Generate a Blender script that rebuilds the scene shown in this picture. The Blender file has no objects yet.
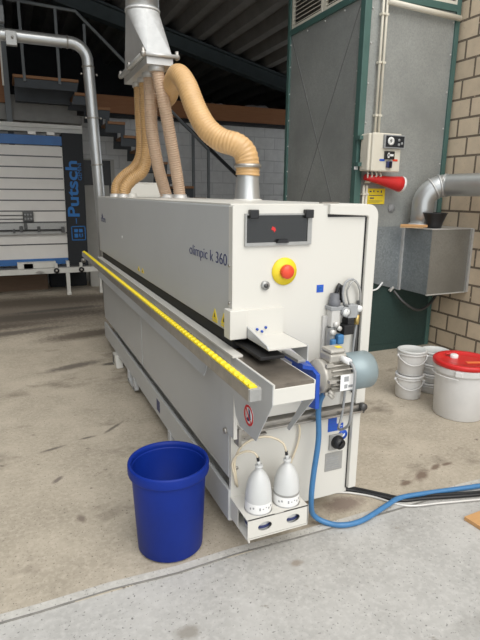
import bpy, bmesh, math, random
from math import sin, cos, pi, radians as R
from mathutils import Vector, Matrix
random.seed(7)
SC = bpy.context.scene
COL = SC.collection

# ------------------------------------------------------------------ materials
def nodemat(name):
    m = bpy.data.materials.new(name); m.use_nodes = True
    nt = m.node_tree; b = nt.nodes['Principled BSDF']
    return m, nt, b
def N(nt, t, **kw):
    n = nt.nodes.new(t)
    for k, v in kw.items():
        if k.startswith('_'): setattr(n, k[1:], v)
        else: n.inputs[k].default_value = v
    return n
def mix(nt, fac, a, b, typ='MIX'):
    n = nt.nodes.new('ShaderNodeMix'); n.data_type = 'RGBA'; n.blend_type = typ
    for s, v in ((0, fac), (6, a), (7, b)):
        if hasattr(v, 'links') or hasattr(v, 'is_linked'): nt.links.new(v, n.inputs[s])
        elif s == 0: n.inputs[0].default_value = v
        else: n.inputs[s].default_value = (*v, 1) if len(v) == 3 else v
    return n.outputs[2]
def ramp(nt, src, p0, p1, c0=(0,0,0,1), c1=(1,1,1,1)):
    r = nt.nodes.new('ShaderNodeValToRGB'); e = r.color_ramp.elements
    e[0].position = p0; e[1].position = p1; e[0].color = c0; e[1].color = c1
    nt.links.new(src, r.inputs[0]); return r.outputs[0]
def coord(nt, scale=(1,1,1), loc=(0,0,0), rot=(0,0,0)):
    t = nt.nodes.new('ShaderNodeTexCoord'); mp = nt.nodes.new('ShaderNodeMapping')
    mp.inputs['Scale'].default_value = scale; mp.inputs['Location'].default_value = loc; mp.inputs['Rotation'].default_value = rot
    nt.links.new(t.outputs['Object'], mp.inputs[0]); return mp.outputs[0]
def noise(nt, vec, scale, detail=4, rough=.55):
    n = N(nt, 'ShaderNodeTexNoise', Scale=scale, Detail=detail, Roughness=rough)
    nt.links.new(vec, n.inputs['Vector']); return n.outputs['Fac']
def mat(name, col, rough=.5, metal=0., var=.06, scale=12, bump=0., trans=0., alpha=1., emit=0., sub=0.):
    m, nt, b = nodemat(name)
    v = coord(nt); f = noise(nt, v, scale)
    dk = tuple(c*(1-var) for c in col); lt = tuple(min(1, c*(1+var)) for c in col)
    c = mix(nt, ramp(nt, f, .3, .7), dk, lt); nt.links.new(c, b.inputs['Base Color'])
    b.inputs['Roughness'].default_value = rough; b.inputs['Metallic'].default_value = metal
    b.inputs['Transmission Weight'].default_value = trans; b.inputs['Alpha'].default_value = alpha
    if sub: b.inputs['Subsurface Weight'].default_value = sub; b.inputs['Subsurface Radius'].default_value = (.03,.03,.03)
    if bump:
        bp = N(nt, 'ShaderNodeBump', Strength=bump, Distance=.003)
        nt.links.new(noise(nt, v, scale*6), bp.inputs['Height']); nt.links.new(bp.outputs[0], b.inputs['Normal'])
    return m
def galv(name, a, b2, scale=70, metal=.55, rough=.42):
    m, nt, b = nodemat(name); v = coord(nt)
    vo = N(nt, 'ShaderNodeTexVoronoi', Scale=scale); nt.links.new(v, vo.inputs['Vector'])
    bw = nt.nodes.new('ShaderNodeRGBToBW'); nt.links.new(vo.outputs['Color'], bw.inputs[0])
    f = noise(nt, v, 1.6, 6)
    c = mix(nt, bw.outputs[0], a, b2); c = mix(nt, ramp(nt, f, .35, .75), c, tuple(x*.8 for x in a))
    nt.links.new(c, b.inputs['Base Color']); b.inputs['Metallic'].default_value = metal
    r = nt.nodes.new('ShaderNodeMapRange'); r.inputs[3].default_value = rough-.08; r.inputs[4].default_value = rough+.12
    nt.links.new(bw.outputs[0], r.inputs[0]); nt.links.new(r.outputs[0], b.inputs['Roughness'])
    return m
def blockmat(name, c1, c2, mortar, bw, bh, ms=.012, axis='x', off=(0,0,0), rough=.85):
    m, nt, b = nodemat(name)
    rot = (0,0,0)
    t = nt.nodes.new('ShaderNodeTexCoord'); s = nt.nodes.new('ShaderNodeSeparateXYZ'); cb = nt.nodes.new('ShaderNodeCombineXYZ')
    nt.links.new(t.outputs['Object'], s.inputs[0])
    nt.links.new(s.outputs[1 if axis == 'x' else 0], cb.inputs[0]); nt.links.new(s.outputs[2], cb.inputs[1])
    mp = nt.nodes.new('ShaderNodeMapping'); mp.inputs['Location'].default_value = off; nt.links.new(cb.outputs[0], mp.inputs[0])
    br = N(nt, 'ShaderNodeTexBrick', Scale=1.0); br.inputs['Color1'].default_value = (*c1,1); br.inputs['Color2'].default_value = (*c2,1)
    br.inputs['Mortar'].default_value = (*mortar,1); br.inputs['Mortar Size'].default_value = ms
    br.inputs['Brick Width'].default_value = bw; br.inputs['Row Height'].default_value = bh; br.inputs['Mortar Smooth'].default_value = .15
    br.inputs['Bias'].default_value = 0
    nt.links.new(mp.outputs[0], br.inputs['Vector'])
    f = noise(nt, t.outputs['Object'], 9, 6); c = mix(nt, .5, br.outputs['Color'], mix(nt, f, (.35,.35,.35), (1,1,1)), 'MULTIPLY')
    g = noise(nt, t.outputs['Object'], 60, 3); c = mix(nt, ramp(nt, g, .62, .72), c, tuple(x*.75 for x in c2))
    nt.links.new(c, b.inputs['Base Color']); b.inputs['Roughness'].default_value = rough
    bp = N(nt, 'ShaderNodeBump', Strength=.8, Distance=.008); bp.invert = True
    nt.links.new(br.outputs['Fac'], bp.inputs['Height']); nt.links.new(bp.outputs[0], b.inputs['Normal'])
    return m
def concrete(name, a, b2, dark, stain, rough=.82, blobs=(), streak=True, speck=.64):
    m, nt, b = nodemat(name); v = coord(nt)
    c = mix(nt, ramp(nt, noise(nt, v, .9, 8, .62), .3, .7), a, b2)
    c = mix(nt, ramp(nt, noise(nt, v, 3.5, 8, .62), .38, .72), c, tuple(x*.82 for x in b2))
    c = mix(nt, ramp(nt, noise(nt, v, 45, 3, .6), .45, .9), c, tuple(min(1,x*1.08) for x in a))
    sp = ramp(nt, noise(nt, v, 110, 2, .5), speck, speck+.06); c = mix(nt, sp, c, tuple(x*.45 for x in b2))
    if streak:
        v2 = coord(nt, (1, 1.5, 1), (3.1, .4, 0), (0,0,R(-8)))
        st = ramp(nt, noise(nt, v2, 1.5, 9, .68), .56, .74); c = mix(nt, st, c, dark)
        v3 = coord(nt, (2.6, 4.0, 1), (9.1, 2.4, 0), (0,0,R(30)))
        st = ramp(nt, noise(nt, v3, 3.1, 5, .6), .67, .72); c = mix(nt, st, c, stain)
    for (x, y, rx, ry, ang, col) in blobs:
        t = nt.nodes.new('ShaderNodeTexCoord'); mp = nt.nodes.new('ShaderNodeMapping'); mp.vector_type = 'TEXTURE'
        mp.inputs['Location'].default_value = (x,y,0); mp.inputs['Rotation'].default_value = (0,0,ang); mp.inputs['Scale'].default_value = (rx,ry,1)
        nz = N(nt, 'ShaderNodeTexNoise', Scale=26, Detail=7, Roughness=.7); nt.links.new(t.outputs['Object'], nz.inputs['Vector'])
        nt.links.new(t.outputs['Object'], mp.inputs[0])
        ln = nt.nodes.new('ShaderNodeVectorMath'); ln.operation = 'LENGTH'; nt.links.new(mp.outputs[0], ln.inputs[0])
        ad = nt.nodes.new('ShaderNodeMath'); ad.operation = 'MULTIPLY_ADD'; nt.links.new(nz.outputs['Fac'], ad.inputs[0]); ad.inputs[1].default_value = 1.3; nt.links.new(ln.outputs['Value'], ad.inputs[2])
        k = ramp(nt, ad.outputs[0], .62, .98) if False else None
        mr = nt.nodes.new('ShaderNodeMapRange'); mr.inputs[1].default_value = 1.15; mr.inputs[2].default_value = 1.85; mr.inputs[3].default_value = .9; mr.inputs[4].default_value = 0
        nt.links.new(ad.outputs[0], mr.inputs[0]); c = mix(nt, mr.outputs[0], c, col)
    nt.links.new(c, b.inputs['Base Color']); b.inputs['Roughness'].default_value = rough
    bp = N(nt, 'ShaderNodeBump', Strength=.15, Distance=.003); nt.links.new(noise(nt, v, 70, 5), bp.inputs['Height']); nt.links.new(bp.outputs[0], b.inputs['Normal'])
    return m
def woodmat(name, a, b2, scale=(2,18,18)):
    m, nt, b = nodemat(name); v = coord(nt, scale)
    c = mix(nt, noise(nt, v, 2.5, 6, .6), a, b2); nt.links.new(c, b.inputs['Base Color']); b.inputs['Roughness'].default_value = .65
    return m

M = dict(
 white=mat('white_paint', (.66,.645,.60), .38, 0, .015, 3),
 greyp=mat('shaded_grey_paint', (.50,.51,.515), .42, 0, .02, 3),  # slightly greyish machine paint, darkened further for its shaded left side
 steel=mat('brushed_steel', (.42,.40,.37), .38, .75, .12, 30),
 dsteel=mat('dark_steel', (.10,.10,.10), .45, .6, .1, 20),
 table=mat('worn_table_steel', (.23,.20,.17), .36, .7, .3, 14),
 black=mat('black_plastic', (.012,.012,.014), .4, 0, .1, 20),
 rubber=mat('black_rubber', (.010,.010,.011), .6, 0, .2, 30),
 yellow=mat('yellow_plastic', (.86,.68,.02), .4, 0, .04, 20),
 syellow=mat('yellow_sticker', (.86,.66,.03), .5, 0, .03, 20),
 red=mat('red_plastic', (.62,.02,.02), .35, 0, .06, 10),
 ored=mat('red_button', (.75,.07,.03), .35, 0, .04, 10),
 blue=mat('bin_blue_plastic', (.004,.025,.24), .5, 0, .1, 6),
 mblue=mat('machine_blue_paint', (.012,.07,.42), .4, 0, .05, 8),
 sblue=mat('sticker_blue', (.02,.09,.50), .45, 0, .05, 20),
 hblue=mat('hose_blue', (.055,.19,.40), .4, 0, .06, 30),
 navy=mat('navy_print', (.035,.045,.14), .5, 0, .02, 20),
 wprint=mat('white_print', (.85,.85,.85), .5, 0, .01, 20),
 alu=mat('cast_aluminium', (.46,.44,.40), .48, .45, .1, 25),
 cowl=mat('grey_blue_cowl', (.25,.31,.33), .42, .25, .05, 8),
 zinc=galv('galvanised_duct', (.62,.62,.61), (.72,.72,.71), 40, .45, .38),
 gcab=galv('galvanised_sheet', (.33,.345,.335), (.46,.475,.46), 95, .30, .5),
 gbox=galv('galvanised_box_sheet', (.21,.235,.25), (.34,.37,.385), 75, .3, .45),
 gbox2=galv('galvanised_box_front', (.22,.21,.185), (.29,.28,.25), 90, .3, .5),
 pipe=mat('spiral_pipe_zinc', (.56,.57,.57), .33, .75, .08, 3),
 green=mat('green_steel_paint', (.065,.135,.12), .45, 0, .08, 10),
 cream=mat('cream_enclosure', (.72,.68,.58), .45, 0, .03, 8),
 tan=mat('tan_suction_hose', (.60,.375,.17), .32, 0, .08, 16),
 rose=mat('clear_brown_hose', (.56,.40,.28), .3, 0, .08, 16),
 bottle=mat('frosted_bottle', (.64,.65,.65), .35, 0, .02, 10, sub=.3),
 tube=mat('clear_tube', (.72,.63,.48), .25, 0, .04, 20),
 pail=mat('white_pail', (.72,.72,.72), .42, 0, .04, 9),
 paill=mat('pail_lid', (.62,.63,.62), .45, 0, .04, 9),
 wood=woodmat('stair_wood', (.24,.11,.05), (.36,.18,.08)),
 lumber=woodmat('orange_beam_wood', (.22,.085,.03), (.34,.15,.06)),
 board=woodmat('board_wood', (.52,.28,.11), (.66,.38,.17)),
 brownb=woodmat('brown_boards', (.14,.09,.06), (.24,.15,.09)),
 slate=mat('stair_slate_paint', (.05,.058,.068), .6, 0, .1, 6),
 rail=mat('rail_grey_paint', (.16,.175,.185), .55, 0, .1, 8),
 roofm=mat('roof_deck', (.17,.165,.155), .7, 0, .12, 5),
 rafter=mat('rafter_steel', (.05,.065,.07), .6, .2, .12, 6),
 loft=mat('loft_unlit_boards', (.02,.021,.023), .85, 0, .2, 4),  # near-black boards, the unlit loft's shade put into the colour
 ledge=mat('ledge_grey', (.30,.29,.27), .7, 0, .1, 6),
 slat=mat('saw_slats', (.70,.68,.65), .5, 0, .03, 6),
 sawblue=mat('saw_blue', (.03,.13,.36), .45, 0, .08, 8),
 charcoal=mat('charcoal_panel', (.012,.014,.018), .7, 0, .08, 8),
 logo=mat('logo_blue', (.01,.14,.42), .5, 0, .03, 20),
 sawwhite=mat('saw_frame_white', (.62,.61,.57), .5, 0, .06, 8),
 greyplate=mat('grey_plate', (.38,.38,.37), .4, .4, .08, 60),
 lgrey=mat('grey_plastic', (.32,.33,.34), .5, 0, .08, 20),
 brass=mat('brass', (.55,.40,.14), .35, .8, .1, 20),
 clear=mat('gauge_face', (.82,.83,.82), .3, 0, .02, 20),
 orange=mat('orange_sticker', (.85,.20,.06), .5, 0, .03, 10),
 cloth=mat('white_bundle', (.40,.40,.40), .9, 0, .1, 12),
 bristle=mat('brush_bristle', (.55,.38,.22), .8, 0, .2, 40),
 doorw=mat('door_panel', (.42,.41,.38), .6, 0, .05, 5),
 pearl=mat('alu_strip', (.62,.61,.59), .4, .3, .04, 12),
 mortar=concrete('seam_mortar', (.60,.585,.55), (.50,.485,.45), (.2,.2,.2), (.2,.2,.2), streak=False),
 crease=mat('sheet_fold_shade', (.22,.225,.22), .6, .2, .1, 8),  # fold lines darker than the sheet, their shade put into the colour
 dgreen=mat('shaded_green_panel', (.022,.05,.046), .6, 0, .15, 60),  # panel green darkened, shade beneath the duct box put into the colour
 dcap=mat('dark_grey_cap', (.13,.135,.15), .5, 0, .1, 20),
 crack=mat('seam_crack', (.22,.21,.195), .9, 0, .2, 20),
)
m, nt, b = nodemat('tinted_window'); b.inputs['Base Color'].default_value = (.05,.052,.052,1); b.inputs['Roughness'].default_value = .12
b.inputs['Transmission Weight'].default_value = .55; M['tint'] = m
M['blue'].node_tree.nodes['Principled BSDF'].inputs['Specular IOR Level'].default_value = .25
M['wall_block'] = blockmat('sand_lime_blocks', (.82,.665,.49), (.72,.585,.43), (.20,.155,.115), .235, .158, .010, 'x', (.07,.135,0))
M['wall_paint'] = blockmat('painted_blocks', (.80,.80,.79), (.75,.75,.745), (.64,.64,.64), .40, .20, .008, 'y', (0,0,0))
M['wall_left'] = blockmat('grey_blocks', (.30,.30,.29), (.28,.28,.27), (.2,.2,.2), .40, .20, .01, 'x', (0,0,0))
brn = (.17,.12,.09)
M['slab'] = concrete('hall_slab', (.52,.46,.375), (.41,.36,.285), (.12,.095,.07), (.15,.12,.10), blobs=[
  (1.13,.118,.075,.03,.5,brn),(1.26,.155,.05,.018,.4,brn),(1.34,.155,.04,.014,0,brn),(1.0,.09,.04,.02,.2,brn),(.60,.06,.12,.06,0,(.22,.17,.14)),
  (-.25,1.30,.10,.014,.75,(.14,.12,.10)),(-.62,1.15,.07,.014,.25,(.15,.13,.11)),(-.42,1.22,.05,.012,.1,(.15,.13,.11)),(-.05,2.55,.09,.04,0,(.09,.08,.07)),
  (-.35,2.6,.25,.07,.3,(.14,.12,.10)),(-1.0,4.9,2.0,1.1,.05,(.17,.14,.11)),(-.8,4.6,1.3,.22,.05,(.085,.07,.055)),(-.4,5.5,1.6,.35,.0,(.10,.08,.06)),(-1.2,4.2,.9,.14,.1,(.11,.09,.07)),(-.1,3.6,.5,.16,.2,(.13,.105,.08)),(-.3,4.9,.6,.09,.1,(.08,.07,.06)),(-.9,3.9,.7,.10,.2,(.13,.11,.09)),(-.55,.42,.02,.035,.3,(.20,.16,.13)),(-.62,.8,.04,.016,.8,(.18,.15,.13))])  # broad far-left blobs paint in the rear hall's shade, over real dirt streaks
M['apron'] = concrete('front_slab', (.53,.52,.50), (.45,.44,.42), (.30,.29,.27), (.3,.28,.25), speck=.655, blobs=[(-.3,-.35,.05,.03,0,(.28,.26,.23)),(.2,-.2,.03,.02,0,(.3,.26,.22))])

# ------------------------------------------------------------------ mesh building
class MB:
    def __init__(s): s.v = []; s.f = []; s.sm = []
    def add(s, vs, fs, smooth=False):
        o = len(s.v); s.v += [tuple(p) for p in vs]
        for f in fs: s.f.append(tuple(i+o for i in f)); s.sm.append(smooth)
        return s
    def box(s, x0, x1, y0, y1, z0, z1):
        vs = [(x,y,z) for z in (z0,z1) for y in (y0,y1) for x in (x0,x1)]
        return s.add(vs, [(0,2,3,1),(4,5,7,6),(0,1,5,4),(2,6,7,3),(0,4,6,2),(1,3,7,5)])
    def prism(s, poly, axis, a, b):
        def P(u, w, t): return {'x':(t,u,w),'y':(u,t,w),'z':(u,w,t)}[axis]
        n = len(poly); vs = [P(u,w,a) for u,w in poly]+[P(u,w,b) for u,w in poly]
        return s.add(vs, [tuple(range(n)), tuple(range(2*n-1,n-1,-1))]+[(i,(i+1)%n,n+(i+1)%n,n+i) for i in range(n)])
    def bar(s, p, q, w, h, up=(0,0,1)):
        p = Vector(p); q = Vector(q); d = (q-p).normalized(); a = d.cross(Vector(up))
        if a.length < 1e-4: a = d.cross(Vector((1,0,0)))
        a.normalize(); c = a.cross(d); a *= w/2; c *= h/2
        vs = [p-a-c,p+a-c,p+a+c,p-a+c,q-a-c,q+a-c,q+a+c,q-a+c]
        return s.add(vs, [(0,1,2,3),(7,6,5,4),(0,4,5,1),(1,5,6,2),(2,6,7,3),(3,7,4,0)])
    def tube(s, path, r, seg=12, rf=None, caps=True):
        P = [Vector(p) for p in path]; n = len(P)
        T = [(P[min(i+1,n-1)]-P[max(i-1,0)]).normalized() for i in range(n)]
        a = T[0].orthogonal().normalized(); vs = []
        for i in range(n):
            a = (a - T[i]*a.dot(T[i])).normalized(); b = T[i].cross(a)
            rr = rf(i) if rf else r
            vs += [P[i]+(a*cos(2*pi*k/seg)+b*sin(2*pi*k/seg))*rr for k in range(seg)]
        fs = [(i*seg+k, i*seg+(k+1)%seg, (i+1)*seg+(k+1)%seg, (i+1)*seg+k) for i in range(n-1) for k in range(seg)]
        s.add(vs, fs, True)
        if caps: s.add(vs[:seg], [tuple(range(seg))[::-1]]); s.add(vs[-seg:], [tuple(range(seg))])
        return s
    def lathe(s, prof, c, axis='z', seg=32, smooth=True, hard=False):
        def P(r, h, t):
            u, w = r*cos(t), r*sin(t)
            q = {'z':(u,w,h),'x':(h,u,w),'y':(u,h,w)}[axis]; return (c[0]+q[0],c[1]+q[1],c[2]+q[2])
        segs = [[prof[i],prof[i+1]] for i in range(len(prof)-1)] if hard else [prof]
        for pr in segs:
            vs = [P(r,h,2*pi*k/seg) for r,h in pr for k in range(seg)]; n = len(pr)
            s.add(vs, [(i*seg+k, i*seg+(k+1)%seg, (i+1)*seg+(k+1)%seg, (i+1)*seg+k) for i in range(n-1) for k in range(seg)], smooth)
        return s
    def disc(s, c, r, axis='y', t=.004, seg=24):
        i = 'xyz'.index(axis)
        return s.lathe([(0,-t/2),(r,-t/2),(r,t/2),(0,t/2)], c, axis, seg, True, True)
    def sph(s, c, r, seg=12, rings=8, sc=(1,1,1)):
        vs = [(c[0]+r*sc[0]*sin(pi*j/rings)*cos(2*pi*k/seg), c[1]+r*sc[1]*sin(pi*j/rings)*sin(2*pi*k/seg), c[2]+r*sc[2]*cos(pi*j/rings)) for j in range(rings+1) for k in range(seg)]
        return s.add(vs, [(j*seg+k, j*seg+(k+1)%seg, (j+1)*seg+(k+1)%seg, (j+1)*seg+k) for j in range(rings) for k in range(seg)], True)
    def build(s, name, mt, parent=None, bevel=0, smooth_all=False):
        org = Vector((0,0,0)); q = parent
        while q is not None: org += Vector(q.location); q = q.parent
        if parent is None and s.v and not name.startswith('floor'):     # top-level mesh: origin at the foot of its own box
            xs = [[p[i] for p in s.v] for i in range(3)]
            org = Vector(((min(xs[0])+max(xs[0]))/2, (min(xs[1])+max(xs[1]))/2, min(xs[2])))
        me = bpy.data.meshes.new(name)
        me.from_pydata([Vector(p)-org for p in s.v], [], s.f)
        bm = bmesh.new(); bm.from_mesh(me)
        for f, sm in zip(bm.faces, s.sm): f.smooth = sm
        bmesh.ops.remove_doubles(bm, verts=bm.verts, dist=1e-6)
        bmesh.ops.recalc_face_normals(bm, faces=bm.faces); bm.to_mesh(me); bm.free()
        mt = M[mt] if isinstance(mt, str) else mt
        me.materials.append(mt)
        o = bpy.data.objects.new(name, me); COL.objects.link(o)
        if parent is None: o.location = org
        else: o.parent = parent
        if bevel:
            bv = o.modifiers.new('bevel','BEVEL'); bv.width = bevel; bv.segments = 2; bv.limit_method = 'ANGLE'; bv.angle_limit = R(40)
        return o
def tag(o, label=None, cat=None, group=None, kind=None):
    for k, v in (('label',label),('category',cat),('group',group),('kind',kind)):
        if v: o[k] = v
    return o
def thing(name, label, cat, loc, group=None):
    e = bpy.data.objects.new(name, None); COL.objects.link(e); e.location = loc; e.empty_display_size = .1
    return tag(e, label, cat, group)
def box(name, mt, parent, *a, bevel=0): return MB().box(*a).build(name, mt, parent, bevel)
def spline(pts, step=.02):
    P = [Vector(p) for p in pts]; P = [P[0]*2-P[1]]+P+[P[-1]*2-P[-2]]; out = []
    for i in range(1, len(P)-2):
        n = max(2, int((P[i+1]-P[i]).length/step))
        for k in range(n):
            t = k/n; a,b,c,d = P[i-1:i+3]
            out.append(.5*((2*b)+(c-a)*t+(2*a-5*b+4*c-d)*t*t+(3*b-a-3*c+d)*t**3))
    return out+[P[-2]]
def text(name, s, size, mt, parent, loc, rot, xs=1., ext=.0006, align='LEFT', shear=0, bold=0):
    cu = bpy.data.curves.new(name,'FONT'); cu.body = s; cu.size = size; cu.extrude = ext; cu.align_x = align; cu.shear = shear; cu.offset = bold
    o = bpy.data.objects.new(name+'_c', cu); COL.objects.link(o)
    bpy.context.view_layer.update()
    me = bpy.data.meshes.new_from_object(o.evaluated_get(bpy.context.evaluated_depsgraph_get()))
    bpy.data.objects.remove(o); bpy.data.curves.remove(cu)
    org = Vector((0,0,0)); q = parent
    while q is not None: org += Vector(q.location); q = q.parent
    mw = Matrix.Translation(Vector(loc)-org) @ rot.to_4x4() @ Matrix.Diagonal((xs,1,1,1))
    me.transform(mw); me.name = name; me.materials.clear(); me.materials.append(M[mt])
    t = bpy.data.objects.new(name, me); COL.objects.link(t); t.parent = parent
    return t
def axes(x, y):   # rotation whose local x / y axes are the given vectors
    x = Vector(x).normalized(); y = Vector(y).normalized(); z = x.cross(y)
    return Matrix((x,y,z)).transposed()
LEFTF = axes((0,-1,0),(0,0,1)); ENDF = axes((1,0,0),(0,0,1))
def struct(o): o['kind'] = 'structure'; return o

# ------------------------------------------------------------------ the setting
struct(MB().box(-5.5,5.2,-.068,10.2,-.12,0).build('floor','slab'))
struct(MB().box(-5.5,5.2,-5.5,-.05,-.12,-.003).build('floor_front','apron'))
seam = [(-5.5+.25*k, -.058+random.uniform(-.007,.007)) for k in range(43)]
struct(MB().prism([(x,y-.010) for x,y in seam]+[(x,y+.030) for x,y in seam[::-1]],'z',-.02,.0015).build('trim_1','mortar'))
struct(MB().prism([(x,y-.013+random.uniform(-.002,.002)) for x,y in seam]+[(x,y-.006) for x,y in seam[::-1]],'z',-.02,.002).build('trim_2','crack'))
struct(MB().box(2.95,3.2,-3.2,3.42,0,4.6).build('wall_right','wall_block'))
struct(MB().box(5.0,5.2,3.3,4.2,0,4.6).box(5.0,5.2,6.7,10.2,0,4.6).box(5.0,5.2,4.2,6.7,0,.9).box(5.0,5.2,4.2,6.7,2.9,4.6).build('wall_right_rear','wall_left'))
wn = struct(MB().box(5.06,5.12,4.2,6.7,.9,.96).box(5.06,5.12,4.2,6.7,2.84,2.9).box(5.06,5.12,4.2,4.26,.96,2.84).box(5.06,5.12,6.64,6.7,.96,2.84).box(5.06,5.12,5.42,5.48,.96,2.84).build('added_window_1','green'))  # unseen window and wall opening, added so daylight reaches the back wall
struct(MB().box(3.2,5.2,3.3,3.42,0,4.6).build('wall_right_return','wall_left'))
struct(MB().box(-5.5,5.0,7.0,7.2,0,2.58).build('wall_back','wall_paint'))
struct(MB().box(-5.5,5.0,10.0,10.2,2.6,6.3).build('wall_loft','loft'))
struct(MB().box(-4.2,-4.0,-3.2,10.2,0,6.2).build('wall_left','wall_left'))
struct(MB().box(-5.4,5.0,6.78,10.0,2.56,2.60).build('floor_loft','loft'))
struct(MB().box(.3,5.0,6.74,6.80,2.60,2.85).build('trim_3','lumber'))
def roofz(x): return 3.37-.236*(x-3.8)
# trapezoidal roof deck, ribs running into the hall, falling to the right
prof = []; x = -5.6
while x < 5.2:
    for dx, dz in ((0,0),(.09,0),(.13,.13),(.25,.13)): prof.append((x+dx, roofz(x+dx)+.03+dz))
    x += .30
struct(MB().prism(prof+[(p[0],p[1]+.10) for p in prof[::-1]],'y',2.2,10.2).build('ceiling','roofm'))
struct(MB().prism([(-5.6,roofz(-5.6)),(5.1,roofz(5.1)),(5.1,roofz(5.1)-.03),(-5.6,roofz(-5.6)-.03)],'y',6.66,6.84)
  .prism([(-5.6,roofz(-5.6)-.03),(5.1,roofz(5.1)-.03),(5.1,roofz(5.1)-.20),(-5.6,roofz(-5.6)-.25)],'y',6.73,6.77)
  .prism([(-5.6,roofz(-5.6)-.25),(5.1,roofz(5.1)-.20),(5.1,roofz(5.1)-.22),(-5.6,roofz(-5.6)-.27)],'y',6.66,6.84).build('trim_4','rafter'))
# door at the back wall beside the saw
d = struct(MB().box(.30,.86,6.95,7.0,0,1.93).build('door_1','doorw'))
dp = MB().box(.36,.80,6.94,6.955,1.53,1.91).build('window_pane','black', d)
dp2 = MB().box(.765,.785,6.93,6.955,.0,1.53).build('door_edge','black', d)
# ledge and timber on the left of the back wall
struct(MB().box(-5.4,.36,6.62,7.0,2.40,2.50).build('trim_5','ledge'))
struct(MB().box(-5.4,.30,6.66,7.0,2.50,2.74).build('trim_6','ledge'))
struct(MB().box(-2.6,-.60,6.60,6.66,2.62,3.50).build('trim_7','lumber'))
struct(MB().box(-.66,-.585,6.50,6.58,0,4.2).build('trim_8','rail'))

# ------------------------------------------------------------------ staircase on the back wall
st = thing('staircase','dark steel staircase with wooden treads climbing to the loft at the back left','staircase',(.4,6.4,0))
steps = [(-.55,.26,2.84),(.20,.45,2.68),(.42,.66,2.52),(.62,.86,2.345),(.83,1.06,2.17),(1.03,1.26,2.0),(1.23,1.46,1.83),(1.43,1.66,1.66),(1.63,1.86,1.49),(1.83,2.06,1.32),(2.03,2.26,1.15)]
for (a,b2,z) in steps: box('tread','wood',st,a,b2,5.95,6.58,z,z+.035,bevel=.004)
for y0,y1 in ((5.98,6.01),(6.54,6.57)):
    pl = []
    for (a,b2,z) in steps: pl += [(a+.02,z),(b2,z)]
    pl2 = [(a,z-.17) for a,z in [(-.53,2.84)]+[(b2+.02,z) for (a,b2,z) in steps[:]]]
    low = [(pl[-1][0],pl[-1][1]-.11)]
    for (a,b2,z) in steps[::-1]: low += [(b2-.06,z-.11),(a-.04 if a>0 else -.53,z-.11)]
    MB().prism(pl+low,'y',y0,y1).build('stringer','slate',st)
box('landing_panel','slate',st,-.53,.18,6.40,6.53,2.62,2.83)
for (xx,z0,z1) in ((-.41,2.80,3.72),(.02,2.80,3.70),(.37,2.62,3.56)): MB().bar((xx,5.96,z0),(xx,5.96,z1),.035,.035).build('railing_post','rail',st,.003)
MB().tube([(-.55,5.96,3.73),(.27,5.96,3.70),(.95,5.96,3.10),(2.1,5.96,2.06)],.022,8).build('handrail','rail',st)
MB().tube([(-.55,5.96,3.35),(.27,5.96,3.32)],.018,8).build('middle_rail','rail',st)
MB().bar((2.1,5.96,1.1),(2.1,5.96,2.06),.035,.035).build('railing_post','rail',st)
h = thing('stair_handrail','dark sloping handrail on a thin post against the pale back wall','handrail',(2.05,6.5,0))
MB().bar((1.80,6.45,2.53),(2.95,6.45,1.58),.035,.05).build('handrail','black',h)
MB().bar((2.03,6.47,0),(2.03,6.47,2.36),.04,.04).build('post','rail',h)

# white bundles on the loft edge
for k,(x0,x1,hh,lab) in enumerate(((2.50,2.72,.12,'flat pale bundle on the loft beam, nearest the hose'),(2.76,2.86,.07,'smallest pale bundle on the loft beam, second from the hose'),(2.90,3.06,.10,'pale rounded bundle on the loft beam, third from the hose'),(3.15,3.52,.15,'largest pale bundle on the loft beam, beside the metal cabinet'))):
    b_ = MB(); n = max(2,int((x1-x0)/.07))
    for i in range(n):
        b_.sph((x0+(i+.5)*(x1-x0)/n, 6.95+random.uniform(-.02,.02), 2.6+.17+hh*.35), hh*.75, 10, 7, (.9,1.2,random.uniform(.7,1)))
    b_.box(x0,x1,6.86,7.06,2.60,2.80)
    o = b_.build('cloth_bundle','cloth'); tag(o, lab, 'bundle', 'pale bundles on the loft')

# ------------------------------------------------------------------ panel saw
sw = thing('panel_saw','large upright panel saw with white slats, blue bands and a charcoal end panel','saw',(-1.3,6.1,0))
SY = 6.05
MB().box(-3.0,.0,SY,SY+.06,.50,2.02).build('slat_wall','slat',sw)
for k,z in enumerate((1.886,1.744,1.597,1.449,1.306,1.163,1.01,.86,.705)):
    box('slat_groove','dsteel',sw,-3.0,-.012,SY-.004,SY+.002,z-.008,z+.008)
box('upper_band','sawblue',sw,-3.0,0,SY-.012,SY+.06,2.035,2.155)
box('lower_band','sawblue',sw,-3.0,-.02,SY-.012,SY+.06,.42,.505)
pn = MB().prism([(.005,2.20),(.275,2.20),(.252,.385),(-.02,.385)],'y',SY-.03,SY+.30).build('end_panel','charcoal',sw)
text('lettering','Putsch',.215,'logo',pn,(.166,SY-.034,1.07),axes((.012,0,1),(-1,0,.012)),xs=1.36,bold=.005)
text('lettering','GEMINI',.075,'logo',pn,(.232,SY-.034,1.58),axes((.012,0,1),(-1,0,.012)),xs=.95)
box('lettering','logo',pn,.118,.128,SY-.036,SY-.029,.985,1.06)
lg = MB()
for (a,b2,c,d2) in ((.045,.24,.75,.762),(.045,.24,.94,.952),(.045,.057,.75,.952),(.228,.24,.75,.952),(.085,.135,.865,.91),(.15,.20,.865,.91),(.085,.135,.79,.845),(.15,.165,.79,.845),(.185,.20,.79,.845),(.15,.2,.79,.802)): lg.box(a,b2,SY-.036,SY-.029,c,d2)
lg.build('emblem','logo',pn)
MB().disc((.185,SY-.035,.46),.035,'y',.012,20).disc((.185,SY-.043,.46),.018,'y',.012,16).build('end_knob','steel',pn)
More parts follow.
